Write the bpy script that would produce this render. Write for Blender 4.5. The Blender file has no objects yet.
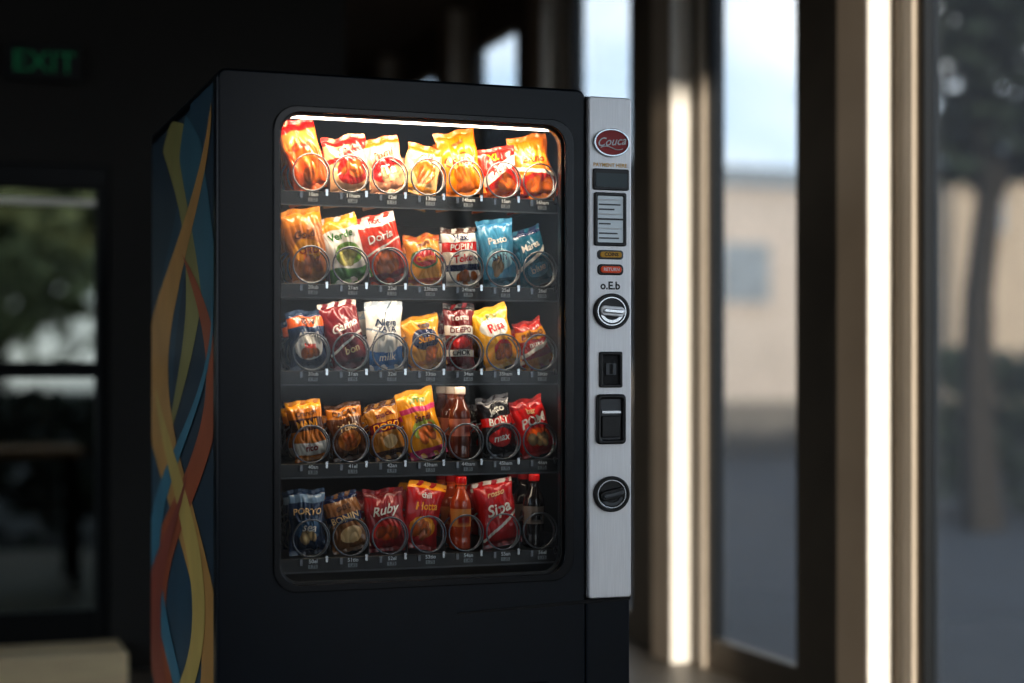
import bpy, math, random
from math import sin, cos, pi, radians, exp
from mathutils import Vector, Matrix, noise
random.seed(7)
C = bpy.context.scene.collection

def lin(c):
    return tuple(((x/12.92) if x <= 0.04045 else ((x+0.055)/1.055)**2.4) for x in c)
def H(s):
    s = s.lstrip('#'); return tuple(int(s[i:i+2],16)/255 for i in (0,2,4))

# ------------------------------------------------------------ materials
def mat(name, col, rough=.5, metal=0, var=.12, scale=6, bump=0, bscale=60, stretch=(1,1,1), coat=0, spec=.5, emit=None, es=0):
    m = bpy.data.materials.new(name); m.use_nodes = True
    n = m.node_tree.nodes; l = m.node_tree.links
    b = n['Principled BSDF']
    c = lin(H(col)) if isinstance(col, str) else col
    tc = n.new('ShaderNodeTexCoord'); mp = n.new('ShaderNodeMapping'); mp.inputs['Scale'].default_value = stretch
    l.new(tc.outputs['Object'], mp.inputs['Vector'])
    nz = n.new('ShaderNodeTexNoise'); nz.inputs['Scale'].default_value = scale; nz.inputs['Detail'].default_value = 5
    l.new(mp.outputs[0], nz.inputs['Vector'])
    rp = n.new('ShaderNodeValToRGB')
    rp.color_ramp.elements[0].position = .3; rp.color_ramp.elements[1].position = .7
    rp.color_ramp.elements[0].color = (*[x*(1-var) for x in c], 1)
    rp.color_ramp.elements[1].color = (*[min(1, x*(1+var)) for x in c], 1)
    l.new(nz.outputs['Fac'], rp.inputs[0]); l.new(rp.outputs[0], b.inputs['Base Color'])
    b.inputs['Roughness'].default_value = rough; b.inputs['Metallic'].default_value = metal
    b.inputs['Coat Weight'].default_value = coat; b.inputs['Specular IOR Level'].default_value = spec
    if bump:
        n2 = n.new('ShaderNodeTexNoise'); n2.inputs['Scale'].default_value = bscale; l.new(mp.outputs[0], n2.inputs['Vector'])
        bp = n.new('ShaderNodeBump'); bp.inputs['Strength'].default_value = bump; bp.inputs['Distance'].default_value = .01
        l.new(n2.outputs['Fac'], bp.inputs['Height']); l.new(bp.outputs[0], b.inputs['Normal'])
    if emit:
        b.inputs['Emission Color'].default_value = (*lin(H(emit)), 1); b.inputs['Emission Strength'].default_value = es
    return m

def glassmat(name, tint, refl, rough=0.0, haze=0):
    m = bpy.data.materials.new(name); m.use_nodes = True
    n = m.node_tree.nodes; l = m.node_tree.links
    n.remove(n['Principled BSDF'])
    t = n.new('ShaderNodeBsdfTransparent'); t.inputs[0].default_value = (*tint, 1)
    g = n.new('ShaderNodeBsdfGlossy'); g.inputs['Roughness'].default_value = rough
    f = n.new('ShaderNodeFresnel'); f.inputs[0].default_value = 1.45
    mm = n.new('ShaderNodeMath'); mm.operation = 'MULTIPLY'; mm.inputs[1].default_value = refl
    mx = n.new('ShaderNodeMixShader')
    l.new(f.outputs[0], mm.inputs[0]); l.new(mm.outputs[0], mx.inputs[0])
    src=t
    if haze:
        tl=n.new('ShaderNodeBsdfTranslucent'); tl.inputs[0].default_value=(.95,.95,.95,1)
        m2=n.new('ShaderNodeMixShader'); m2.inputs[0].default_value=haze
        l.new(t.outputs[0],m2.inputs[1]); l.new(tl.outputs[0],m2.inputs[2]); src=m2
    l.new(src.outputs[0], mx.inputs[1]); l.new(g.outputs[0], mx.inputs[2])
    l.new(mx.outputs[0], n['Material Output'].inputs[0])
    return m

def attrmat(name, rough, coat, bump=.15):
    m = bpy.data.materials.new(name); m.use_nodes = True
    n = m.node_tree.nodes; l = m.node_tree.links; b = n['Principled BSDF']
    a = n.new('ShaderNodeVertexColor'); a.layer_name = 'Col'
    nz = n.new('ShaderNodeTexNoise'); nz.inputs['Scale'].default_value = 45; nz.inputs['Detail'].default_value = 4
    tc = n.new('ShaderNodeTexCoord'); l.new(tc.outputs['Object'], nz.inputs['Vector'])
    bp = n.new('ShaderNodeBump'); bp.inputs['Strength'].default_value = bump; bp.inputs['Distance'].default_value = .006
    l.new(nz.outputs['Fac'], bp.inputs['Height']); l.new(bp.outputs[0], b.inputs['Normal'])
    l.new(a.outputs['Color'], b.inputs['Base Color'])
    b.inputs['Roughness'].default_value = rough; b.inputs['Coat Weight'].default_value = coat
    b.inputs['Coat Roughness'].default_value = .15
    return m

M = dict(
 body=mat('black_powdercoat', '#06121c', .28, 0, .15, 12, .03, 300, spec=.32),
 body2=mat('black_gloss', '#070d13', .20, 0, .1, 8, spec=.4),
 side=mat('side_vinyl', '#1b3342', .45, 0, .15, 3),
 silver=mat('brushed_aluminium', '#dcdddf', .38, .5, .06, 30, .05, 200, (20,20,.4)),
 chrome=mat('chrome', '#c8ccd0', .18, 1, .03),
 wire=mat('coil_wire', '#74777c', .3, .9, .05),
 liner=mat('liner_black', '#0b0e11', .6, 0, .2, 10),
 tray=mat('tray_black', '#101316', .42, .2, .2, 20),
 rail=mat('price_rail', '#101418', .35, .1, .2, 20),
 white=mat('label_white', '#dfe3e6', .5),
 tag=mat('tag_grey', '#8a9095', .5),
 red=mat('logo_red', '#a5121b', .4, 0, .1, coat=0),
 yellow=mat('label_yellow', '#d8a43a', .5),
 orange=mat('button_orange', '#d2502a', .4, emit='#d2502a', es=.15),
 lcd=mat('lcd_dark', '#1e2c30', .3, emit='#3b555c', es=.08),
 screen=mat('info_screen', '#b4bec4', .4, emit='#aebcc6', es=.28),
 dark=mat('dark_plastic', '#0a0c0e', .3),
 grey=mat('grey_plastic', '#4a4e52', .4),
 tube=mat('led_tube', '#ffffff', .5, emit='#fff0dc', es=14),
 exitg=mat('exit_green', '#0c5a3a', .5, emit='#1fae72', es=.08),
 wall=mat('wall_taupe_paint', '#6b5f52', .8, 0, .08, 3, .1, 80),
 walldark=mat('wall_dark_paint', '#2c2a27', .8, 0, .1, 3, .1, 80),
 column=mat('column_taupe', '#a39482', .7, 0, .06, 3),
 jamb=mat('jamb_paint', '#b5aa9b', .55, 0, .05, 3),
 bronze=mat('bronze_frame', '#665b4d', .5, .0, .1, 5),
 cream=mat('cream_trim', '#f2ede4', .45, 0, .04, 4),  # near-white tone carries sunlight on the pilasters and the door glint
 framedark=mat('black_frame', '#101417', .45, .2, .1, 5),
 ceil=mat('ceiling_brown', '#5f5347', .9, 0, .08, 2, .1, 50),
 floor=mat('floor_stone', '#6b655c', .45, 0, .15, 3, .05, 30),
 threshold=mat('pale_wood', '#fbdcae', .6, 0, .1, 6, .1, 40, (1,8,8)),  # tone lightened to stand in for sunlight by the door
 asphalt=mat('asphalt', '#262c33', .9, 0, .2, 2, .3, 30),
 stucco=mat('stucco_beige', '#b5aaa0', .85, 0, .10, 1, .2, 30),
 stucco2=mat('stucco_warm', '#a39380', .85, 0, .08, 2, .2, 30),
 plinth=mat('stone_plinth', '#6d6862', .85, 0, .15, 2, .2, 30),
 roof=mat('roof_slate', '#7f8890', .7, 0, .2, 5, .3, 20),
 bark=mat('bark', '#2a241d', .9, 0, .3, 20, .5, 40),
 leaf=mat('leaf', '#1c2718', .7, 0, .4, 2),
 leaf2=mat('leaf_light', '#848c6a', .7, 0, .4, 2),
 wood=mat('table_wood', '#c79668', .6, 0, .2, 8),
)
M['glass'] = glassmat('display_glass', (.97,.98,.98), .45)
M['wglass'] = glassmat('window_glass', (.95,.97,.98), .4, 0, .035)
M['tglass'] = glassmat('tinted_glass', (.50,.52,.50), .4)
M['foil'] = attrmat('snack_foil', .26, .5, .30)
M['plast'] = attrmat('bottle_plastic', .15, .6, 0)

# ------------------------------------------------------------ mesh helpers
def obj(name, me, parent=None, m=None):
    o = bpy.data.objects.new(name, me); C.objects.link(o)
    if m is not None and me is not None and hasattr(me,'materials') and not me.materials: me.materials.append(m)
    if parent: o.parent = parent
    return o
def empty(name, loc=(0,0,0)):
    o = bpy.data.objects.new(name, None); C.objects.link(o); o.location = loc; o.empty_display_size = .1
    return o
def mesh(name, v, f, smooth=False):
    me = bpy.data.meshes.new(name); me.from_pydata(v, [], f); me.update()
    if smooth: me.polygons.foreach_set('use_smooth', [True]*len(f))
    return me
def box(name, x0,x1,y0,y1,z0,z1, m, parent=None, bevel=0):
    v = [(x,y,z) for x in (x0,x1) for y in (y0,y1) for z in (z0,z1)]
    cx,cy,cz=(x0+x1)/2,(y0+y1)/2,(z0+z1)/2
    v=[(a-cx,b-cy,c-cz) for a,b,c in v]
    f = [(0,1,3,2),(4,6,7,5),(0,4,5,1),(2,3,7,6),(0,2,6,4),(1,5,7,3)]
    o = obj(name, mesh(name,v,f), parent, m); o.location=(cx,cy,cz)
    if bevel:
        b = o.modifiers.new('bev','BEVEL'); b.width = bevel; b.segments = 3
    return o
def rrect(x0,x1,z0,z1,r,n=8):
    p=[]
    for cx,cz,a0 in ((x1-r,z1-r,0),(x0+r,z1-r,90),(x0+r,z0+r,180),(x1-r,z0+r,270)):
        for i in range(n+1):
            a=radians(a0+90*i/n); p.append((cx+r*cos(a),cz+r*sin(a)))
    return p
def ell(cx,cz,rx,rz,n=40):
    return [(cx+rx*cos(2*pi*i/n), cz+rz*sin(2*pi*i/n)) for i in range(n)]
def plate(name, loops, y0, y1, m, parent=None, bevel=0):
    cu = bpy.data.curves.new(name,'CURVE'); cu.dimensions='2D'; cu.fill_mode='BOTH'
    for lp in loops:
        s = cu.splines.new('POLY'); s.points.add(len(lp)-1)
        for i,(x,z) in enumerate(lp): s.points[i].co=(x,z,0,1)
        s.use_cyclic_u=True
    cu.extrude = max(.0001,(y1-y0)/2-bevel); cu.bevel_depth=bevel; cu.bevel_resolution=2
    if bevel: cu.offset=-bevel
    t = bpy.data.objects.new('tmp',cu); C.objects.link(t)
    dg = bpy.context.evaluated_depsgraph_get()
    me = bpy.data.meshes.new_from_object(t.evaluated_get(dg)); bpy.data.objects.remove(t)
    ym=(y0+y1)/2
    me.transform(Matrix(((1,0,0,0),(0,0,-1,ym),(0,1,0,0),(0,0,0,1))))
    me.materials.clear(); me.materials.append(m)
    return obj(name, me, parent)
def lathe(name, prof, n=32):
    v=[];f=[]
    for r,z in prof:
        for i in range(n):
            a=2*pi*i/n; v.append((r*cos(a),r*sin(a),z))
    for j in range(len(prof)-1):
        for i in range(n):
            k=(i+1)%n; f.append((j*n+i,j*n+k,(j+1)*n+k,(j+1)*n+i))
    return mesh(name,v,f,True)
_tc={}
def textmesh(s, shear=0, bold=0.0):
    key=(s,shear,bold)
    if key in _tc: return _tc[key]
    cu=bpy.data.curves.new('t','FONT'); cu.body=s; cu.align_x='CENTER'; cu.align_y='CENTER'; cu.size=1; cu.shear=shear; cu.offset=bold; cu.resolution_u=3
    t=bpy.data.objects.new('tmp',cu); C.objects.link(t)
    dg=bpy.context.evaluated_depsgraph_get()
    me=bpy.data.meshes.new_from_object(t.evaluated_get(dg)); bpy.data.objects.remove(t)
    d=([(v.co.x,v.co.y) for v in me.vertices],[tuple(p.vertices) for p in me.polygons])
    _tc[key]=d; return d
def flat_text(name,s,x,z,y,size,m,parent,shear=0,bold=0,ang=0):
    vs,fs=textmesh(s,shear,bold); a=radians(ang)
    v=[(x+size*(p*cos(a)-q*sin(a)), y, z+size*(p*sin(a)+q*cos(a))) for p,q in vs]
    return obj(name, mesh(name,v,fs), parent, m)
def tube(name, pts, r, m, parent=None, n=8, cyc=False):
    cu=bpy.data.curves.new(name,'CURVE'); cu.dimensions='3D'; s=cu.splines.new('POLY'); s.points.add(len(pts)-1)
    for i,p in enumerate(pts): s.points[i].co=(*p,1)
    s.use_cyclic_u=cyc; cu.bevel_depth=r; cu.bevel_resolution=2
    t=bpy.data.objects.new('tmp',cu); C.objects.link(t)
    dg=bpy.context.evaluated_depsgraph_get()
    me=bpy.data.meshes.new_from_object(t.evaluated_get(dg)); bpy.data.objects.remove(t)
    me.materials.clear(); me.materials.append(m); me.polygons.foreach_set('use_smooth',[True]*len(me.polygons))
    return obj(name,me,parent)

# ============================================================ VENDING MACHINE
VM = empty('vending_machine')
DX0,DX1,DZ0,DZ1 = 0.0,1.0,.09,1.842
WX0,WX1,WZ0,WZ1 = .140,.830,.684,1.752
plate('door', [rrect(DX0,.884,DZ0,DZ1,.022), rrect(WX0,WX1,WZ0,WZ1,.05)], 0,.05, M['body'], VM, .006)
plate('window_bezel', [rrect(WX0-.014,WX1+.022,WZ0-.016,WZ1+.014,.055), rrect(WX0+.001,WX1-.001,WZ0+.001,WZ1-.001,.049)], -.006,.004, M['body2'], VM, .002)
plate('window_gasket', [rrect(WX0-.002,WX1+.002,WZ0-.002,WZ1+.002,.05), rrect(WX0+.006,WX1-.006,WZ0+.006,WZ1-.006,.045)], .008,.02, M['dark'], VM, .001)
plate('display_glass', [rrect(WX0,WX1,WZ0,WZ1,.05)], .010,.013, M['glass'], VM)
box('side_left', .004,.03,.05,1.10,.05,1.832, M['side'], VM,.006)
box('side_right', .97,.998,.05,1.10,.05,1.832, M['body'], VM,.006)
box('cabinet_top', .004,.998,.05,1.10,1.80,1.836, M['body'], VM,.006)
box('cabinet_back', .03,.97,1.07,1.10,.05,1.80, M['body'], VM)
box('cabinet_base', .03,.97,.05,1.07,.05,.09, M['body'], VM)
for i,(x,y) in enumerate(((.08,.1),(.92,.1),(.08,1.0),(.92,1.0))):
    o=obj('foot_%d'%(i+1), lathe('foot',[(0,0),(.03,0),(.03,.012),(.012,.018),(.012,.055),(0,.055)]), VM, M['dark']); o.location=(x,y,0)
box('liner_left', .125,.135,.05,.85,.64,1.79, M['liner'], VM)
box('liner_right', .868,.878,.05,.85,.64,1.79, M['liner'], VM)
box('liner_back', .125,.878,.85,.86,.64,1.79, M['liner'], VM)
box('liner_top', .125,.878,.05,.86,1.775,1.785, M['liner'], VM)
box('liner_floor', .125,.878,.05,.86,.625,.64, M['liner'], VM)
# control column
plate('control_panel', [rrect(.887,.998,.622,1.826,.008)], -.012,.045, M['silver'], VM,.003)
box('control_column_base', .885,.999,.0,.05,.09,.618, M['body'], VM,.004)
plate('lower_trim', [[(.56,.600),(.999,.614),(.999,.620),(.886,.6195),(.56,.604)]], -.004,.01, M['body2'], VM)
plate('pickup_frame', [rrect(.20,.80,.20,.43,.02), rrect(.225,.775,.22,.41,.015)], -.012,.01, M['body2'], VM,.003)
plate('pickup_flap', [rrect(.226,.774,.221,.409,.014)], -.004,.006, M['grey'], VM,.001)
flat_text('pickup_text','PUSH',.5,.315,-.0055,.05,M['white'],VM)

CX=.9425
plate('badge_ring',[ell(.9445,1.716,.047,.034), ell(.9445,1.716,.042,.029)],-.02,-.010,M['chrome'],VM,.001)
plate('badge_face',[ell(.9445,1.716,.0425,.0295)],-.017,-.010,M['red'],VM)
flat_text('badge_script','Couca',.9425,1.718,-.0178,.029,M['white'],VM,.45,.012,6)
tube('badge_swash',[(.915+.058*t,-.018,1.703+.004*sin(t*6)) for t in [i/12 for i in range(13)]],.0012,M['white'],VM)
flat_text('panel_caption','PAYMENT HERE',CX,1.662,-.0126,.0125,M['yellow'],VM,0,.02)
plate('display_frame',[rrect(.897,.990,1.602,1.653,.005)],-.018,-.01,M['dark'],VM,.002)
plate('display_lcd',[rrect(.903,.984,1.609,1.642,.003)],-.0195,-.017,M['lcd'],VM)
plate('screen_frame',[rrect(.900,.983,1.468,1.596,.005), rrect(.908,.975,1.476,1.588,.003)],-.019,-.01,M['dark'],VM,.002)
plate('screen_face',[rrect(.908,.975,1.476,1.588,.003)],-.015,-.0125,M['screen'],VM)
for i in range(9):
    z=1.579-i*.0115; w=[.05,.056,.04,.054,.05,.03,.055,.048,.052][i]
    plate('screen_line_%d'%(i+1),[rrect(.912,.912+w,z-.0022,z+.0012,.0005)],-.0165,-.0150,M['grey'] if i%3 else M['white'],VM)
plate('screen_split',[rrect(.908,.975,1.530,1.534,.0005)],-.0172,-.0150,M['dark'],VM)
plate('button_yellow_frame',[rrect(.909,.976,1.436,1.458,.008)],-.016,-.01,M['grey'],VM,.002)
plate('button_yellow',[rrect(.915,.970,1.440,1.454,.006)],-.020,-.014,M['yellow'],VM,.001)
flat_text('button_yellow_text','COINS',.9425,1.447,-.0206,.012,M['dark'],VM,0,.02)
plate('button_red_frame',[rrect(.909,.976,1.398,1.424,.010)],-.016,-.01,M['dark'],VM,.002)
plate('button_red',[rrect(.916,.969,1.403,1.419,.007)],-.021,-.014,M['orange'],VM,.001)
flat_text('button_red_text','RETURN',.9425,1.411,-.0216,.011,M['white'],VM,0,.02)
flat_text('panel_code','o.E.b',.9425,1.372,-.0126,.026,M['dark'],VM,0,.03)
def knob(tag,z,tilt,hm):
    plate(tag+'_rim',[ell(CX+.002,z,.046,.043),ell(CX+.002,z,.038,.035)],-.022,-.01,M['dark'],VM,.002)
    plate(tag+'_ring',[ell(CX+.002,z,.0385,.0355),ell(CX+.002,z,.034,.031)],-.019,-.01,M['chrome'],VM,.001)
    plate(tag+'_plate',[ell(CX+.002,z,.0345,.0315)],-.015,-.01,M['dark'],VM)
    c,s=cos(radians(tilt)),sin(radians(tilt))
    for k,(wx,wz,y0,y1,mm) in enumerate(((.031,.012,-.026,-.014,hm),(.026,.005,-.034,-.024,M['chrome'] if hm is not M['dark'] else M['grey']))):
        pts=[(CX+.002+p*c-q*s, z+p*s+q*c) for p,q in rrect(-wx,wx,-wz,wz,min(wx,wz)*.9)]
        plate(tag+'_handle_%d'%(k+1),[pts],y0,y1,mm,VM,.002)
    plate(tag+'_arc',[[(CX+.002+.031*cos(radians(a)),z+.028*sin(radians(a))) for a in range(200,341,10)]+[(CX+.002+.024*cos(radians(a)),z+.021*sin(radians(a))) for a in range(340,199,-10)]],-.019,-.014,M['grey'] if hm is M['dark'] else M['chrome'],VM)
knob('coin_knob',1.311,-4,M['silver'])
knob('lock_knob',.872,12,M['dark'])
plate('slot_frame',[rrect(.914,.972,1.128,1.214,.004),rrect(.921,.965,1.136,1.206,.002)],-.020,-.01,M['dark'],VM,.002)
plate('slot_inner',[rrect(.921,.965,1.136,1.206,.002)],-.0135,-.0122,M['liner'],VM)
plate('slot_mark',[rrect(.930,.957,1.158,1.186,.002),rrect(.939,.948,1.160,1.184,.001)],-.016,-.0125,M['grey'],VM)
plate('bill_frame',[rrect(.905,.980,.992,1.112,.010),rrect(.914,.971,1.003,1.101,.006)],-.024,-.01,M['dark'],VM,.004)
plate('bill_inner',[rrect(.914,.971,1.003,1.101,.006)],-.0145,-.0122,M['grey'],VM)
plate('bill_flap',[rrect(.918,.967,1.008,1.060,.004)],-.020,-.014,M['dark'],VM,.002)
plate('bill_lip',[rrect(.918,.967,1.066,1.072,.002)],-.021,-.014,M['chrome'],VM)

# side artwork: flowing printed waves.  (colour, z_top, z_bottom, centre, amplitude, period, phase, width, taper_top, taper_bottom)
waves=[('#254657',1.82,.10,.62,.40,1.70,.55,.50,0,0),
       ('#857f4c',1.82,.98,.66,.34,1.45,.24,.42,.2,1),
       ('#35606e',1.80,.90,.30,.20,1.40,.10,.26,.3,1),
       ('#b0854a',1.78,.09,.55,.46,1.30,.50,.38,.7,.2),
       ('#99502f',1.46,.09,.55,.48,1.30,1.00,.34,1,.3),
       ('#3b7385',1.34,.09,.55,.48,1.26,1.10,.18,1,.4),
       ('#b8a05a',1.12,.09,.66,.40,1.28,.56,.26,1,.2),
       ('#8a4333',.92,.09,.70,.34,1.10,.80,.22,1,.2)]
for i,(c,zt,zb,ce,am,per,ph,wd,t0,t1) in enumerate(waves):
    v=[];f=[];N=70
    for k in range(N+1):
        s=k/N; z=zt+(zb-zt)*s
        y=ce+am*cos(2*pi*((1.80-z)/per+ph))
        w=wd*(1+.35*sin(2*pi*((1.8-z)/per+ph)*1.0+1.0))
        if t0: w*=min(1,s/(.35*t0))**.8
        if t1: w*=min(1,(1-s)/(.5*t1))**.8
        for q in (-1,1): v.append((.0034-.0004*i, min(1.09,max(.058,y+q*w/2)), z))
    for k in range(N): f.append((2*k,2*k+1,2*k+3,2*k+2))
    obj('side_graphic_%d'%(i+1), mesh('wave',v,f), VM, mat('side_ink_%d'%i,c,.45,0,.15,4))

# ---- trays, coils
FLO=[1.585,1.371,1.170,.955,.737]
CR=.043
COLX=[.2333+.0944*i for i in range(7)]
helix=[]
turns=9; pitch=.078
for i in range(turns*36+1):
    a=2*pi*i/36; helix.append((CR*sin(a), pitch*max(0,i/36-1), -CR*cos(a)))
coil=tube('spiral_coil', helix, .0021, M['wire'], VM); coil_me=coil.data
for r,zf in enumerate(FLO):
    box('tray_%d'%(r+1), .137,.866,.088,.80, zf-.008,zf-.003, M['tray'], VM)
    box('price_rail_%d'%(r+1), .137,.866,.076,.088, zf-.034,zf-.002, M['rail'], VM,.001)
    box('rail_ridge_%d'%(r+1), .137,.866,.073,.078, zf-.036,zf-.0325, M['grey'], VM)
    for c,x in enumerate(COLX):
        if r==0 and c==0: o=coil
        else: o=obj('spiral_coil', coil_me, VM)
        o.location=(x,.086,zf+CR)
        k='%s%d'%('ABCDE'[r],c+1)
        plate('tag_'+k,[rrect(x-.010,x+.012,zf-.026,zf-.017,.001)],.0745,.0758,M['tag'],VM)
        flat_text('tag_text_'+k,'1.%d5'%(random.randint(0,9)),x+.001,zf-.0215,.0742,.0105,M['dark'],VM,0,.02)
        flat_text('code_'+k,'%d%d'%(r+1,c)+random.choice(['ham','an','tio','ub','el']),x+.002,zf-.0095,.0756,.0125,M['white'],VM,0,.02)
        box('clip_a_'+k, x-.030,x-.024,.070,.078,zf-.018,zf-.004, M['wire'], VM)
        box('clip_b_'+k, x+.030,x+.036,.070,.078,zf-.012,zf+.003, M['chrome'], VM)
        box('divider_'+k, x+.0462,x+.0480,.10,.78,zf-.003,zf+.030, M['tray'], VM)
tube('led_tube',[(.165,.045,1.752),(.81,.045,1.752)],.0075,M['tube'],VM)
box('led_housing',.15,.825,.03,.075,1.761,1.775,M['white'],VM)

# ============================================================ SNACKS
def paint(u,v,spec,seed):
    col=spec['base']
    for L in spec['L']:
        k=L[0]
        if k=='band':
            w=(L[4] if len(L)>4 else 0)
            off=w*sin(u*2.3+seed)
            if L[1]+off<=v<=L[2]+off: col=L[3]
        elif k=='diag':
            q=v-L[1]*u
            if L[2]<=q<=L[3]: col=L[4]
        elif k=='ell':
            if ((u-L[1])/L[3])**2+((v-L[2])/L[4])**2<1: col=L[5]
        elif k=='chips':
            rnd=random.Random(seed*13+int(L[1]*10))
            for i in range(L[6] if len(L)>6 else 9):
                a=rnd.uniform(0,2*pi); q=rnd.uniform(0,1)**.5
                x=L[1]+L[3]*q*cos(a); y=L[2]+L[4]*q*sin(a)
                s=rnd.uniform(.16,.26)
                d=((u-x)/s)**2+((v-y)/(s*.42))**2
                if d<1:
                    g=.75+.45*rnd.random()
                    kk=g*(1-.3*d)
                    col=tuple(min(1,c*kk) for c in L[5])
                else: rnd.random()
    return col
def surf(u,v,W,Hh,D,seed,side,bend):
    vv=min(1,max(0,(v-.07)/.86)); uu=min(1,abs(u))
    p=sin(pi*vv)**.5 if 0<vv<1 else 0
    q=(1-uu**2.6)**.6
    t=D/2*p*q
    wr=noise.noise(Vector((u*1.8+seed*3.1,v*3.0,side*5+seed)))*.010*p*q
    wr+=abs(noise.noise(Vector((u*3.5+v*1.5+seed*1.7,v*4.0-u,side*3+seed))))*.010*p*q
    e=exp(-vv/.13)+exp(-(1-vv)/.13)
    wr+=.0038*sin(u*9+seed+side)*e*(1 if 0<vv<1 else .5)*(1-uu**4)
    if vv<=0 or vv>=1: wr+=.0005*sin(v*900)
    x=u*W/2*(1-.08*sin(pi*v))+.0055*noise.noise(Vector((seed*2.0,v*4,u)))
    z=v*Hh+.008*noise.noise(Vector((u*1.5,seed*4.0,0)))*(v)
    y0=bend*(v-.5)**2*4 + .010*noise.noise(Vector((seed*1.3,v*1.3,u*.8)))
    y=y0+(-(t+wr) if side==0 else (t+wr if p>0 else 0.0006))
    return (x,y,z)
def bag_mesh(name,spec,seed):
    W,Hh=spec['w'],spec['h']; D=spec.get('d',.042); bend=spec.get('bend',-.004)
    v=[];f=[];col=[]
    for side,(nu,nv) in ((0,(64,92)),(1,(20,28))):
        b=len(v)
        for j in range(nv+1):
            for i in range(nu+1):
                u=-1+2*i/nu; w=j/nv
                x,y,z=surf(u,w,W,Hh,D,seed,side,bend)
                if j==nv: z+=.0012*(1 if i%2 else -1)
                v.append((x,y,z))
                c=paint(u,w,spec,seed) if side==0 else spec['base']
                if w<.05 or w>.95: c=tuple(min(1,q*.8+.1) for q in c)
                col.append(lin(c))
        for j in range(nv):
            for i in range(nu):
                a=b+j*(nu+1)+i
                q=(a,a+1,a+nu+2,a+nu+1)
                f.append(q if side==0 else q[::-1])
    for (s,cx,cz,size,c,ang,shear) in spec.get('T',[]):
        vs,fs=textmesh(s,shear,.02); a=radians(ang); b=len(v)
        for p,q in vs:
            X=cx*W/2+size*W*(p*cos(a)-q*sin(a)); Z=cz*Hh+size*W*(p*sin(a)+q*cos(a))
            u=max(-.99,min(.99,X/(W/2))); w=max(.01,min(.99,Z/Hh))
            x,y,z=surf(u,w,W,Hh,D,seed,0,bend)
            v.append((x,y-.0014,z)); col.append(lin(c))
        f+= [tuple(b+k for k in fc) for fc in fs]
    me=mesh(name,v,f,True)
    ca=me.color_attributes.new('Col','FLOAT_COLOR','POINT')
    flat=[]
    for c in col: flat+= [c[0],c[1],c[2],1]
    ca.data.foreach_set('color',flat)
    me.materials.append(M['foil']); return me

def bottle_mesh(name,Hh,liq,label,cap,band):
    R=.0265
    prof=[(0,0),(.018,0),(R,.03),(R,.10),(R*.96,.2),(R,.26),(R,.32),(R,.33),(R,.56),(R,.57),(R,.60),(R*.9,.68),(R*.62,.76),(R*.42,.83),(R*.40,.88),(R*.52,.885),(R*.52,.90),(R*.54,.905),(R*.54,.985),(R*.45,1.0),(0,1.0)]
    P=[]
    for k in range(len(prof)-1):
        for t in range(4):
            s=t/4; P.append((prof[k][0]*(1-s)+prof[k+1][0]*s, (prof[k][1]*(1-s)+prof[k+1][1]*s)))
    P.append(prof[-1])
    me=lathe(name,[(r,z*Hh) for r,z in P],36)
    ca=me.color_attributes.new('Col','FLOAT_COLOR','POINT'); fl=[]
    for i in range(len(me.vertices)):
        z=P[i//36][1]
        c=liq
        if .325<z<.565: c=label
        if .38<z<.50: c=band if sin((i%36)/36*2*pi*3)>-.3 else label
        if z>.9: c=cap
        elif z>.84: c=tuple(min(1,q*1.2+.08) for q in liq)
        fl+=[*lin(c),1]
    ca.data.foreach_set('color',fl); me.materials.append(M['plast']); return me

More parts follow.
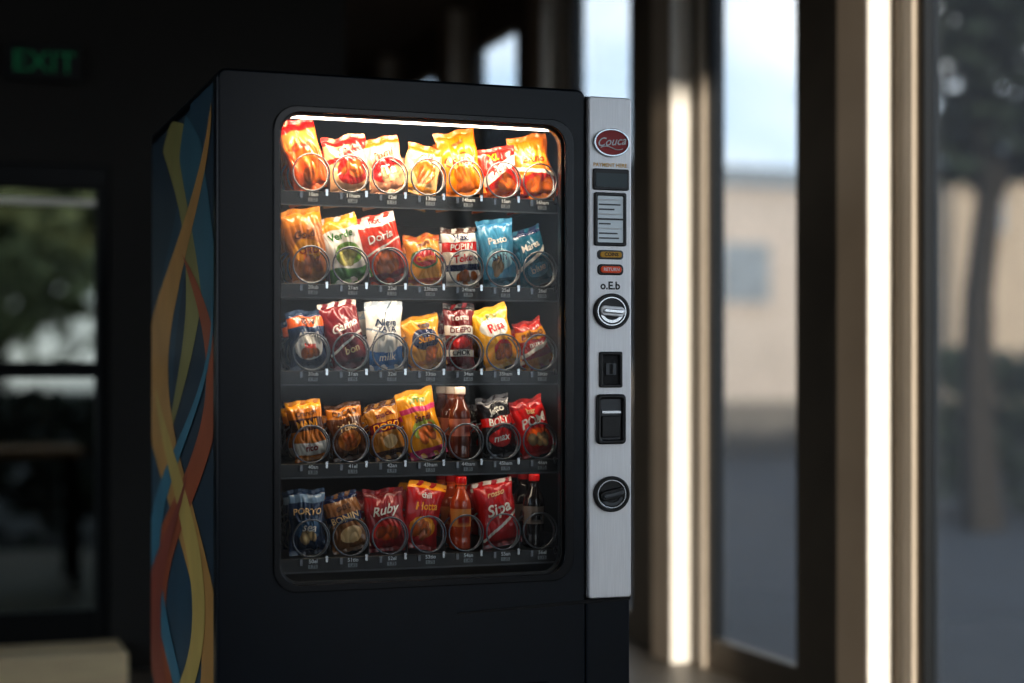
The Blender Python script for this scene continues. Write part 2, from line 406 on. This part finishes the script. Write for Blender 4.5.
W_=(.92,.90,.86);RED=(.78,.08,.06);OR=(.90,.38,.05);YE=(.93,.62,.05);GO=(.78,.46,.07);DB=(.08,.14,.30);LB=(.28,.58,.72);TE=(.08,.38,.48);GR=(.25,.50,.18);BR=(.32,.17,.08);MR=(.42,.05,.08);BK=(.06,.05,.06);CHIP=(.86,.44,.10);CREAM=(.90,.76,.55);PK=(.85,.25,.45)
def B(w,h,lean,base,L,T=[],**k): return dict(w=w,h=h,lean=lean,base=base,L=L,T=T,**k)
ROWS=[
 [B(.092,.168,-17,(.86,.34,.05),[('band',.60,.9,(.90,.50,.22),.06),('band',.84,1,RED),('chips',.1,.3,.5,.16,CHIP)],[('Crisp',-.05,.62,.24,RED,12,.2)]),
  B(.108,.134,-10,(.90,.68,.50),[('band',.82,1,RED,.03),('ell',.1,.38,.75,.26,(.72,.10,.05)),('chips',.1,.36,.45,.14,CHIP),('diag',.12,.62,.70,RED)],[('Sala',-.05,.76,.25,RED,8,.2)]),
  B(.104,.132,-16,(.90,.64,.50),[('ell',0,.40,.8,.22,RED),('chips',.2,.3,.4,.1,CREAM),('band',.86,1,OR)],[('Pomi',0,.68,.25,RED,8,.2),('Ta',.1,.4,.3,W_,0,0)]),
  B(.096,.120,14,(.90,.74,.52),[('band',.0,.16,YE),('ell',.1,.45,.6,.22,(.60,.40,.08)),('chips',.1,.4,.4,.12,CHIP),('band',.84,1,OR)],[('Olla',0,.74,.25,(.7,.1,.1),5,.2)]),
  B(.104,.162,-11,(.88,.48,.05),[('band',.72,1,(.86,.44,.05)),('ell',0,.52,.8,.12,RED),('ell',0,.52,.72,.10,(.94,.72,.36)),('chips',0,.25,.5,.14,CHIP)],[('Frito',0,.52,.25,RED,4,.2),('gold',0,.80,.18,BR,4,0)]),
  B(.102,.124,-11,(.70,.10,.05),[('diag',.2,.42,.62,W_),('band',0,.2,OR,.04),('chips',.2,.28,.5,.1,CHIP)],[('Rolla',0,.54,.24,RED,10,.2),('XL',-.2,.8,.25,YE,0,0)]),
  B(.104,.158,-12,(.86,.45,.05),[('band',0,.36,(.64,.11,.05),.05),('diag',-.1,.40,.46,W_),('ell',.1,.62,.75,.12,(.92,.66,.18)),('chips',.1,.2,.5,.1,CHIP)],[('Bruno',.05,.62,.24,(.65,.1,.05),-6,.2)])],
 [B(.100,.174,-10,(.74,.42,.06),[('band',.78,1,(.84,.50,.07)),('ell',-.1,.42,.7,.16,YE),('chips',.05,.24,.5,.1,CHIP)],[('Gold',-.1,.64,.26,BR,6,.2),('ORO',0,.42,.22,(.6,.15,.05),0,0)]),
  B(.102,.158,-16,W_,[('band',.80,1,YE),('band',0,.22,GR,.04),('ell',.1,.42,.7,.17,(.45,.62,.2)),('chips',.1,.38,.4,.1,(.85,.8,.4))],[('Verde',-.05,.70,.24,GR,6,.2)]),
  B(.106,.166,-16,(.82,.20,.05),[('band',.84,1,W_,.02),('band',0,.16,MR),('ell',0,.34,.6,.13,OR),('chips',.05,.3,.45,.1,CHIP),('diag',.1,.50,.53,W_)],[('Doria',0,.66,.25,W_,8,.2),('hot',0,.91,.2,RED,0,0)]),
  B(.090,.122,-5,YE,[('ell',0,.52,.8,.2,GR),('ell',0,.52,.68,.16,RED),('band',0,.14,OR),('band',.88,1,OR)],[('Cheez',0,.52,.22,YE,0,.1),('mini',0,.82,.2,MR,0,0)]),
  B(.092,.142,-4,W_,[('band',.58,.74,RED),('band',.26,.36,DB),('chips',.1,.16,.5,.08,CHIP,6),('band',.9,1,BR)],[('POPIN',0,.66,.23,W_,0,0),('Teko',0,.46,.28,RED,5,.2),('Maxi',0,.83,.25,DB,0,0)]),
  B(.094,.164,-6,LB,[('band',0,.12,TE),('ell',0,.40,.75,.16,(.60,.80,.86)),('chips',0,.3,.4,.08,CREAM,6),('band',.86,1,(.16,.46,.62))],[('Pasto',0,.68,.25,W_,5,.1),('SALT',0,.42,.22,DB,0,0)]),
  B(.098,.142,-18,TE,[('diag',.15,.44,.50,W_),('ell',.1,.26,.6,.12,LB),('band',.88,1,DB)],[('Marea',0,.68,.24,W_,8,.2),('blue',.1,.28,.24,W_,8,0)])],
 [B(.094,.138,-5,(.14,.22,.34),[('band',.72,.9,OR),('ell',0,.36,.75,.2,W_),('chips',.1,.3,.45,.1,CHIP,7)],[('Akimi',0,.56,.24,W_,3,0),('NEW',0,.81,.22,BK,0,0),('tast',0,.4,.2,RED,0,0)]),
  B(.096,.160,-14,(.46,.04,.07),[('band',0,.12,(.35,.04,.06)),('diag',.15,.36,.40,W_),('band',.93,1,W_)],[('Carmo',0,.62,.27,W_,12,.3),('bon',.1,.26,.26,CREAM,8,.3)]),
  B(.092,.164,-2,W_,[('band',0,.30,(.22,.45,.70),.05),('ell',.1,.34,.5,.10,W_),('band',.88,1,(.65,.7,.75)),('diag',-.1,.50,.53,(.5,.55,.6)),('diag',.5,.74,.78,(.3,.35,.4))],[('Nieve',0,.68,.26,(.2,.25,.35),0,.2),('TATA',0,.58,.2,DB,0,0),('milk',0,.18,.26,W_,5,.2)]),
  B(.094,.126,-12,YE,[('ell',0,.55,.8,.2,DB),('band',0,.16,(.85,.5,.05)),('chips',.2,.24,.4,.1,CHIP,6)],[('Sunki',0,.55,.24,YE,4,.2),('top',.1,.82,.22,DB,4,0)]),
  B(.076,.162,-1,MR,[('band',.52,.66,W_),('band',.20,.30,W_),('band',.90,1,BK),('ell',0,.40,.6,.08,RED)],[('DEEPO',0,.59,.24,MR,0,0),('Tortu',0,.78,.25,W_,0,0),('CHOK',0,.25,.22,BK,0,0)]),
  B(.100,.152,-16,(.93,.68,.14),[('ell',0,.66,.8,.16,W_),('band',0,.26,YE,.04),('ell',.1,.30,.6,.14,RED),('chips',.1,.26,.4,.1,CHIP,7)],[('Risa',0,.66,.30,RED,8,.2),('POP',.1,.84,.18,(.2,.4,.2),6,0)]),
  B(.078,.120,-18,(.66,.11,.06),[('band',.60,.80,YE),('band',0,.22,GO),('diag',.1,.36,.44,W_)],[('BAMBO',0,.70,.22,MR,4,0),('nuts',0,.50,.26,W_,6,.2)])],
 [B(.086,.142,-10,GO,[('band',.50,.70,BR),('band',.10,.30,W_,.02),('band',.86,1,YE)],[('MANI',0,.60,.27,YE,2,0),('Crunch',0,.78,.2,BR,2,0),('rico',0,.2,.25,(.6,.1,.1),0,0)]),
  B(.088,.134,-10,(.34,.19,.08),[('band',.74,.92,GO),('ell',0,.34,.7,.18,(.7,.42,.12)),('chips',0,.3,.4,.1,CHIP,7)],[('Teka',0,.58,.28,CREAM,5,.2),('CACAO',0,.83,.2,BR,0,0)]),
  B(.084,.136,-12,(.76,.50,.14),[('band',.48,.66,MR),('band',0,.16,BR),('ell',.1,.30,.5,.12,CREAM),('band',.9,1,BR)],[('DORO',0,.57,.27,YE,2,0),('snack',0,.78,.22,MR,4,0)]),
  B(.098,.166,-14,YE,[('band',.68,.76,PK),('ell',0,.42,.7,.16,(.6,.65,.2)),('band',0,.14,PK),('chips',.1,.36,.4,.08,CHIP,6)],[('Sandi',0,.58,.24,MR,6,.2),('lime',0,.86,.26,GR,4,.1)]),
  dict(bottle=1,h=.176,liq=(.36,.16,.09),label=(.70,.42,.34),cap=(.88,.82,.76),band=(.40,.14,.10)),
  B(.086,.150,-10,(.10,.08,.09),[('band',.52,.66,RED),('ell',0,.32,.7,.15,RED),('band',.90,1,(.3,.3,.32))],[('BOLT',0,.59,.28,W_,0,0),('Jetto',0,.78,.26,W_,4,.2),('max',0,.32,.3,W_,0,.2)]),
  B(.090,.144,-16,(.80,.08,.06),[('band',.84,1,(.6,.05,.05)),('ell',.1,.32,.7,.16,OR),('chips',.1,.28,.4,.09,CREAM,6)],[('POM',0,.60,.36,W_,8,.1),('bar',0,.78,.24,CREAM,8,0)])],
 [B(.090,.154,-2,(.08,.17,.29),[('ell',0,.40,.75,.16,(.2,.36,.5)),('band',.80,.92,(.4,.5,.6)),('chips',0,.3,.4,.08,CREAM,6)],[('PORTO',0,.66,.23,CREAM,0,0),('sea',0,.42,.3,W_,0,.2)]),
  B(.090,.140,-14,(.54,.35,.18),[('band',.50,.64,DB),('ell',.1,.28,.6,.14,CREAM),('band',.88,1,DB)],[('BONIN',0,.57,.24,CREAM,6,0),('oat',0,.76,.28,BR,6,.2)]),
  B(.100,.150,-4,(.58,.05,.07),[('ell',0,.34,.7,.16,(.80,.16,.08)),('band',.86,1,(.42,.03,.05)),('chips',0,.3,.4,.08,OR,6)],[('Ruby',0,.66,.32,W_,6,.3)]),
  B(.094,.162,10,(.70,.07,.06),[('ell',0,.34,.75,.15,YE),('chips',0,.3,.5,.1,CHIP,8),('band',.90,1,YE)],[('Hotta',0,.64,.27,YE,6,.2),('chili',0,.80,.2,W_,6,0)]),
  dict(bottle=1,h=.178,liq=(.66,.24,.07),label=(.82,.54,.28),cap=(.70,.08,.07),band=(.55,.12,.08)),
  B(.100,.162,-10,(.70,.06,.08),[('diag',.2,.28,.33,W_),('band',0,.10,(.5,.04,.06)),('band',.94,1,W_)],[('Sipa',0,.56,.38,W_,12,.3),('rosso',0,.80,.2,CREAM,8,.2)]),
  dict(bottle=1,h=.180,liq=(.09,.05,.04),label=(.50,.45,.41),cap=(.72,.08,.08),band=(.12,.08,.08))],
]
STOCK=empty('snack_stock')
seed=1
for r,row in enumerate(ROWS):
    for c,s in enumerate(row):
        seed+=1; x=COLX[c]; zf=FLO[r]-.002
        rnd=random.Random(seed*7)
        if 'bottle' in s:
            me=bottle_mesh('bottle',s['h'],s['liq'],s['label'],s['cap'],s['band'])
            o=obj('drink_bottle',me); o.location=(x-.003,.128,zf+.0005); o.rotation_euler=(0,radians(rnd.uniform(-2,2)),rnd.uniform(0,1))
            for k in (1,2):
                q=obj('spare_bottle',me,STOCK); q.location=(x,.128+.078*k,zf+.0005)
        else:
            me=bag_mesh('snack',s,seed)
            o=obj('snack_bag',me)
            ln=radians(s['lean'])
            up=abs(sin(ln))*s['w']*.5*.6
            o.location=(x+.014*(1 if s['lean']<0 else -1)*min(1.2,abs(s['lean'])/10), .132+rnd.uniform(-.002,.006), zf+up+.001)
            o.rotation_euler=(radians(rnd.uniform(-5,-1)),ln,radians(rnd.uniform(-8,4)))
            for k in (1,2):
                q=obj('spare_bag',me,STOCK); q.location=(o.location.x+.022,.137+.078*k,zf-.016+up)
                q.rotation_euler=(radians(-3),ln,radians(rnd.uniform(-4,4)))

def area(name,loc,rot,sx,sy,power,col=(1,1,1),parent=None):
    L=bpy.data.lights.new(name,'AREA'); L.shape='RECTANGLE'; L.size=sx; L.size_y=sy; L.energy=power; L.color=col
    o=bpy.data.objects.new(name,L); C.objects.link(o); o.location=loc; o.rotation_euler=rot
    if parent: o.parent=parent
    return o
area('led_light',(.485,.040,1.742),(radians(20),0,0),.64,.02,3.4,(1,.78,.52),VM)
for r,p in ((1,1.05),(2,1.05),(3,.80),(4,.30)):  # fill lamps added beneath the shelves to set each row's brightness
    area('shelf_led_%d'%r,(.5,.094,FLO[r-1]-.010),(radians(6),0,0),.70,.008,p,(1,.84,.66),VM)

# ============================================================ ROOM
RX=2.30; CZ=3.2
box('floor',-4,2.50,-5.6,7.5,-.1,0,M['floor'])
box('ceiling',-4.1,2.50,-5.6,7.5,CZ,CZ+.2,M['ceil'])
wl=empty('wall_left')  # out of view; opened wide to let soft sky light onto the machine side
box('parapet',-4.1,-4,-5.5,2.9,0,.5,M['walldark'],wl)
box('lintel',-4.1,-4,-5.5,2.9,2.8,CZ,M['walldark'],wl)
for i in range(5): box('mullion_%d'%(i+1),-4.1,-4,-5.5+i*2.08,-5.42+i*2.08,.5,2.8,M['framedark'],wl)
box('wall_front',-4,.95,-5.6,-5.5,0,CZ,M['walldark'])  # unseen part-wall added to keep the sun off the machine
YB=2.9; OX0,OX1,OZ=-1.55,.085,1.96
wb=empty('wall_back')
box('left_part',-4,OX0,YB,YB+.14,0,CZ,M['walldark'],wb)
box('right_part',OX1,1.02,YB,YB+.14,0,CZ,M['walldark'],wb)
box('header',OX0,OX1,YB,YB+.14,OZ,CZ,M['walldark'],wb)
box('wall_corridor',.92,1.02,YB+.14,7.4,0,CZ,M['wall'])
box('wall_end',1.02,2.30,7.4,7.5,0,CZ,M['wall'])
d=empty('door_1')
box('frame_top',OX0,OX1,YB+.02,YB+.10,OZ-.09,OZ,M['framedark'],d,.004)
box('frame_right',OX1-.05,OX1,YB+.02,YB+.10,.0,OZ-.09,M['framedark'],d,.004)
box('frame_left',OX0,OX0+.06,YB+.02,YB+.10,.0,OZ-.09,M['framedark'],d,.004)
box('stile',-.76,-.68,YB+.02,YB+.10,.0,OZ-.09,M['framedark'],d,.004)
box('mid_rail',OX0+.06,OX1-.05,YB+.03,YB+.09,1.14,1.20,M['framedark'],d,.004)
box('kick_rail',OX0+.06,OX1-.05,YB+.03,YB+.09,.0,.24,M['framedark'],d,.004)
box('top_glint',OX0+.06,OX1-.05,YB+.025,YB+.035,1.805,1.83,M['cream'],d)  # bright line of the door top painted as a pale strip
box('pane',OX0+.06,OX1-.05,YB+.058,YB+.064,.24,OZ-.09,M['tglass'],d)
box('window_bench',OX0,OX1+.03,YB-.34,YB-.002,0,.125,M['threshold'],None,.006)  # raised pale slab in place of the sunlit floor strip
e=empty('exit_sign')
box('housing',-.30,-.03,YB-.045,YB-.001,2.27,2.41,M['framedark'],e,.004)
flat_text('lettering','EXIT',-.165,2.337,YB-.047,.115,M['exitg'],e,0,.0)
wr=empty('wall_right')
P=1.45; WW=.72
k0=-4; k1=4
WT=2.95
RO=RX+.07
box('sill_band',RX,RO,-5.5,7.4,0,.06,M['bronze'],wr)
box('head_band',RX,RO,-5.5,7.4,WT,CZ,M['wall'],wr)
for k in range(0,k1+1):
    e0=.73+P*k; n=k+1
    y0=e0; y1=min(7.4,e0+P-WW)
    if y1<=y0: continue
    box('pier_%d'%n,RX,RO,y0,y1,.06,WT,M['bronze'],wr)
    box('pilaster_shaft_%d'%n,RX-.09,RX,e0+.16,e0+.34,0,CZ,M['column'],wr,.004)
    box('pilaster_cladding_%d'%n,RX-.09,RX,e0+.148,e0+.16,0,CZ,M['cream'],wr)  # sunlit side of the pilaster, its brightness put into the colour
    box('jamb_trim_%d'%n,RX-.018,RX,e0+.01,e0+.06,0,CZ,M['jamb'],wr,.003)
for k in range(k0,k1+1):
    e0=.73+P*k; n=k-k0+1; s=e0-WW
    if k<0: s=e0-P  # unseen windows widened to full glazing to brighten the machine front
    s=max(s,-5.5)
    w=empty('window_%d'%n)
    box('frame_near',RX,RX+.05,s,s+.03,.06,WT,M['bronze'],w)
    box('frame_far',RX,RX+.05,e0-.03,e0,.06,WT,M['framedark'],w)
    box('frame_bottom',RX,RX+.05,s+.03,e0-.03,.06,.12,M['bronze'],w)
    box('pane',RX+.03,RX+.036,s+.03,e0-.03,.12,WT,M['wglass'],w)

# ============================================================ OUTSIDE
box('ground',-60,90,-60,120,-.3,-.12,M['asphalt'])
def house(x0,x1,y0,y1,h,rh,m,wins):
    o=empty('house')
    box('walls',x0,x1,y0,y1,-.12,h,m,o)
    box('plinth',x0-.04,x1+.04,y0-.04,y1,-.12,.7,M['plinth'],o)
    box('cornice',x0-.12,x1+.12,y0-.12,y1+.1,h-.28,h,M['roof'],o)
    my=(y0+y1)/2
    v=[(x0-.2,y0-.2,h),(x1+.2,y0-.2,h),(x1+.2,y1+.2,h),(x0-.2,y1+.2,h),(x0-.2,my,h+rh),(x1+.2,my,h+rh)]
    obj('roof',mesh('roof',v,[(0,1,5,4),(2,3,4,5),(0,4,3),(1,2,5),(0,3,2,1)]),o,M['roof'])
    for i,(wx,wz,ww,wh) in enumerate(wins):
        box('window_frame_%d'%i,wx-.08,wx+ww+.08,y0-.08,y0,wz-.08,wz+wh+.08,m,o)
        box('window_pane_%d'%i,wx,wx+ww,y0-.1,y0-.05,wz,wz+wh,M['roof'],o)
    return o
house(5,12.4,19,26,4.25,.5,M['stucco'],[(6.2,1.2,1.0,1.3),(8.4,1.2,1.0,1.3),(10.9,2.2,.8,.9)])
house(12.3,22,15,16.7,4.0,.5,M['stucco2'],[(12.75,3.0,.28,.5),(14.6,2.4,.9,1.2),(17.5,2.4,.9,1.2)])
def tree(x,y,h,r,m,n=2600,seed=3,ls=.16,low=.35):
    rnd=random.Random(seed); o=empty('tree',(x,y,-.12))
    vs=[];es=[];rad=[]
    def add(p,rr,par):
        vs.append(p); rad.append(rr)
        if par is not None: es.append((par,len(vs)-1))
        return len(vs)-1
    a=add((0,0,0),.05*h/2.2,None)
    tips=[]
    b=a
    for i in range(1,6):
        z=h*(low+.12)*i/5*1.3
        b=add((rnd.uniform(-.1,.1),rnd.uniform(-.1,.1),z),.045*h/2.2*(1-i*.13),b)
        if i>=3:
            for q in range(4):
                an=rnd.uniform(0,2*pi); L=r*rnd.uniform(.5,.95)
                p1=(cos(an)*L*.5,sin(an)*L*.5,z+h*.08); p2=(cos(an)*L,sin(an)*L,z+h*rnd.uniform(.10,.25))
                t1=add(p1,.02*h/3,b); t2=add(p2,.01*h/3,t1); tips+= [p1,p2]
    tips.append((0,0,h*.9))
    me=bpy.data.meshes.new('trunk'); me.from_pydata(vs,es,[]); t=obj('trunk',me,o,M['bark'])
    t.modifiers.new('skin','SKIN')
    for i,sv in enumerate(me.skin_vertices[0].data): sv.radius=(rad[i],rad[i])
    me.skin_vertices[0].data[0].use_root=True
    v=[];f=[]
    for i in range(n):
        c=rnd.choice(tips); d=Vector((rnd.gauss(0,1),rnd.gauss(0,1),rnd.gauss(0,1)))*r*.2
        p=Vector(c)+d; p.z=max(p.z,h*low)
        A=Vector((rnd.gauss(0,1),rnd.gauss(0,1),rnd.gauss(0,1))).normalized(); Bv=A.orthogonal().normalized()
        b=len(v); v+= [tuple(p-A*ls),tuple(p+Bv*ls*.5),tuple(p+A*ls),tuple(p-Bv*ls*.5)]; f.append((b,b+1,b+2,b+3))
    obj('foliage',mesh('fol',v,f),o,m)
tree(7.45,7.6,5.8,1.6,M['leaf'],3200,3,.16,.50)
tree(-1.5,14,5.5,2.2,M['leaf2'],1700,8,.2,.25)
tree(-3.8,11,5.0,1.8,M['leaf'],1600,9,.18)
tree(.2,16,6.5,2.4,M['leaf2'],2200,10,.2,.2)
def hedge(x0,x1,y0,y1,h,m,seed):
    rnd=random.Random(seed); v=[];f=[]
    n=int((x1-x0)*(y1-y0)*260)+600
    for i in range(min(n,7000)):
        p=Vector((rnd.uniform(x0,x1),rnd.uniform(y0,y1),-.12+h*rnd.random()**.6))
        A=Vector((rnd.gauss(0,1),rnd.gauss(0,1),rnd.gauss(0,1))).normalized(); Bv=A.orthogonal().normalized(); ls=.12
        b=len(v); v+= [tuple(p-A*ls),tuple(p+Bv*ls*.6),tuple(p+A*ls),tuple(p-Bv*ls*.6)]; f.append((b,b+1,b+2,b+3))
    o=obj('hedge',mesh('hedge',v,f),None,m); return o
hedge(7.2,13,8.4,9.8,1.45,M['leaf'],4)
hedge(-5,1.2,9,9.8,1.1,M['leaf'],6)
T=empty('terrace_table')
box('top',-.75,.25,5.6,6.2,.70,.74,M['wood'],T,.005)
for i,(x,y) in enumerate(((-.7,5.65),(.2,5.65),(-.7,6.15),(.2,6.15))): box('leg_%d'%(i+1),x-.025,x+.025,y-.025,y+.025,-.12,.70,M['framedark'],T)

# ============================================================ LIGHT
S=bpy.data.lights.new('sun','SUN'); S.energy=4.8; S.angle=radians(1.0); S.color=(1,.90,.77)
so=bpy.data.objects.new('sun',S); C.objects.link(so)
so.rotation_euler=Vector((.10,.98,-.115)).to_track_quat('-Z','Y').to_euler(); so.location=(3,-8,5)
w=bpy.data.worlds.new('sky'); bpy.context.scene.world=w; w.use_nodes=True
n=w.node_tree.nodes; l=w.node_tree.links; bg=n['Background']
tc=n.new('ShaderNodeTexCoord'); sp=n.new('ShaderNodeSeparateXYZ'); l.new(tc.outputs['Generated'],sp.inputs[0])
rp=n.new('ShaderNodeValToRGB'); cr=rp.color_ramp
cr.elements[0].position=0; cr.elements[0].color=(.76,.82,.88,1)
cr.elements[1].position=.5; cr.elements[1].color=(.20,.34,.56,1)
x=cr.elements.new(.2); x.color=(.44,.59,.76,1)
l.new(sp.outputs['Z'],rp.inputs[0])
nz=n.new('ShaderNodeTexNoise'); nz.inputs['Scale'].default_value=3.2; nz.inputs['Detail'].default_value=6
mp=n.new('ShaderNodeMapping'); mp.inputs['Scale'].default_value=(1,1,2.6); l.new(tc.outputs['Generated'],mp.inputs[0]); l.new(mp.outputs[0],nz.inputs['Vector'])
r2=n.new('ShaderNodeValToRGB'); r2.color_ramp.elements[0].position=.42; r2.color_ramp.elements[1].position=.60
l.new(nz.outputs['Fac'],r2.inputs[0])
mx=n.new('ShaderNodeMix'); mx.data_type='RGBA'
l.new(r2.outputs[0],mx.inputs[0]); l.new(rp.outputs[0],mx.inputs[6]); mx.inputs[7].default_value=(.95,.95,.95,1)
l.new(mx.outputs[2],bg.inputs[0]); bg.inputs[1].default_value=2.15

# ============================================================ CAMERA
cd=bpy.data.cameras.new('camera'); cam=bpy.data.objects.new('camera',cd); C.objects.link(cam)
cam.location=(-.635,-3.693,1.17); cam.rotation_euler=(radians(90),0,radians(-19.82))
cd.lens=58.46; cd.sensor_width=36; cd.shift_y=.0278
cd.dof.use_dof=True; cd.dof.focus_distance=3.95; cd.dof.aperture_fstop=.9
bpy.context.scene.camera=cam
vs=bpy.context.scene.view_settings
vs.view_transform='Standard'
for lk in ('Medium High Contrast','Standard - Medium High Contrast','High Contrast'):
    try:
        vs.look=lk; print('look',lk); break
    except Exception as ex: print(ex)
vs.exposure=-0.1
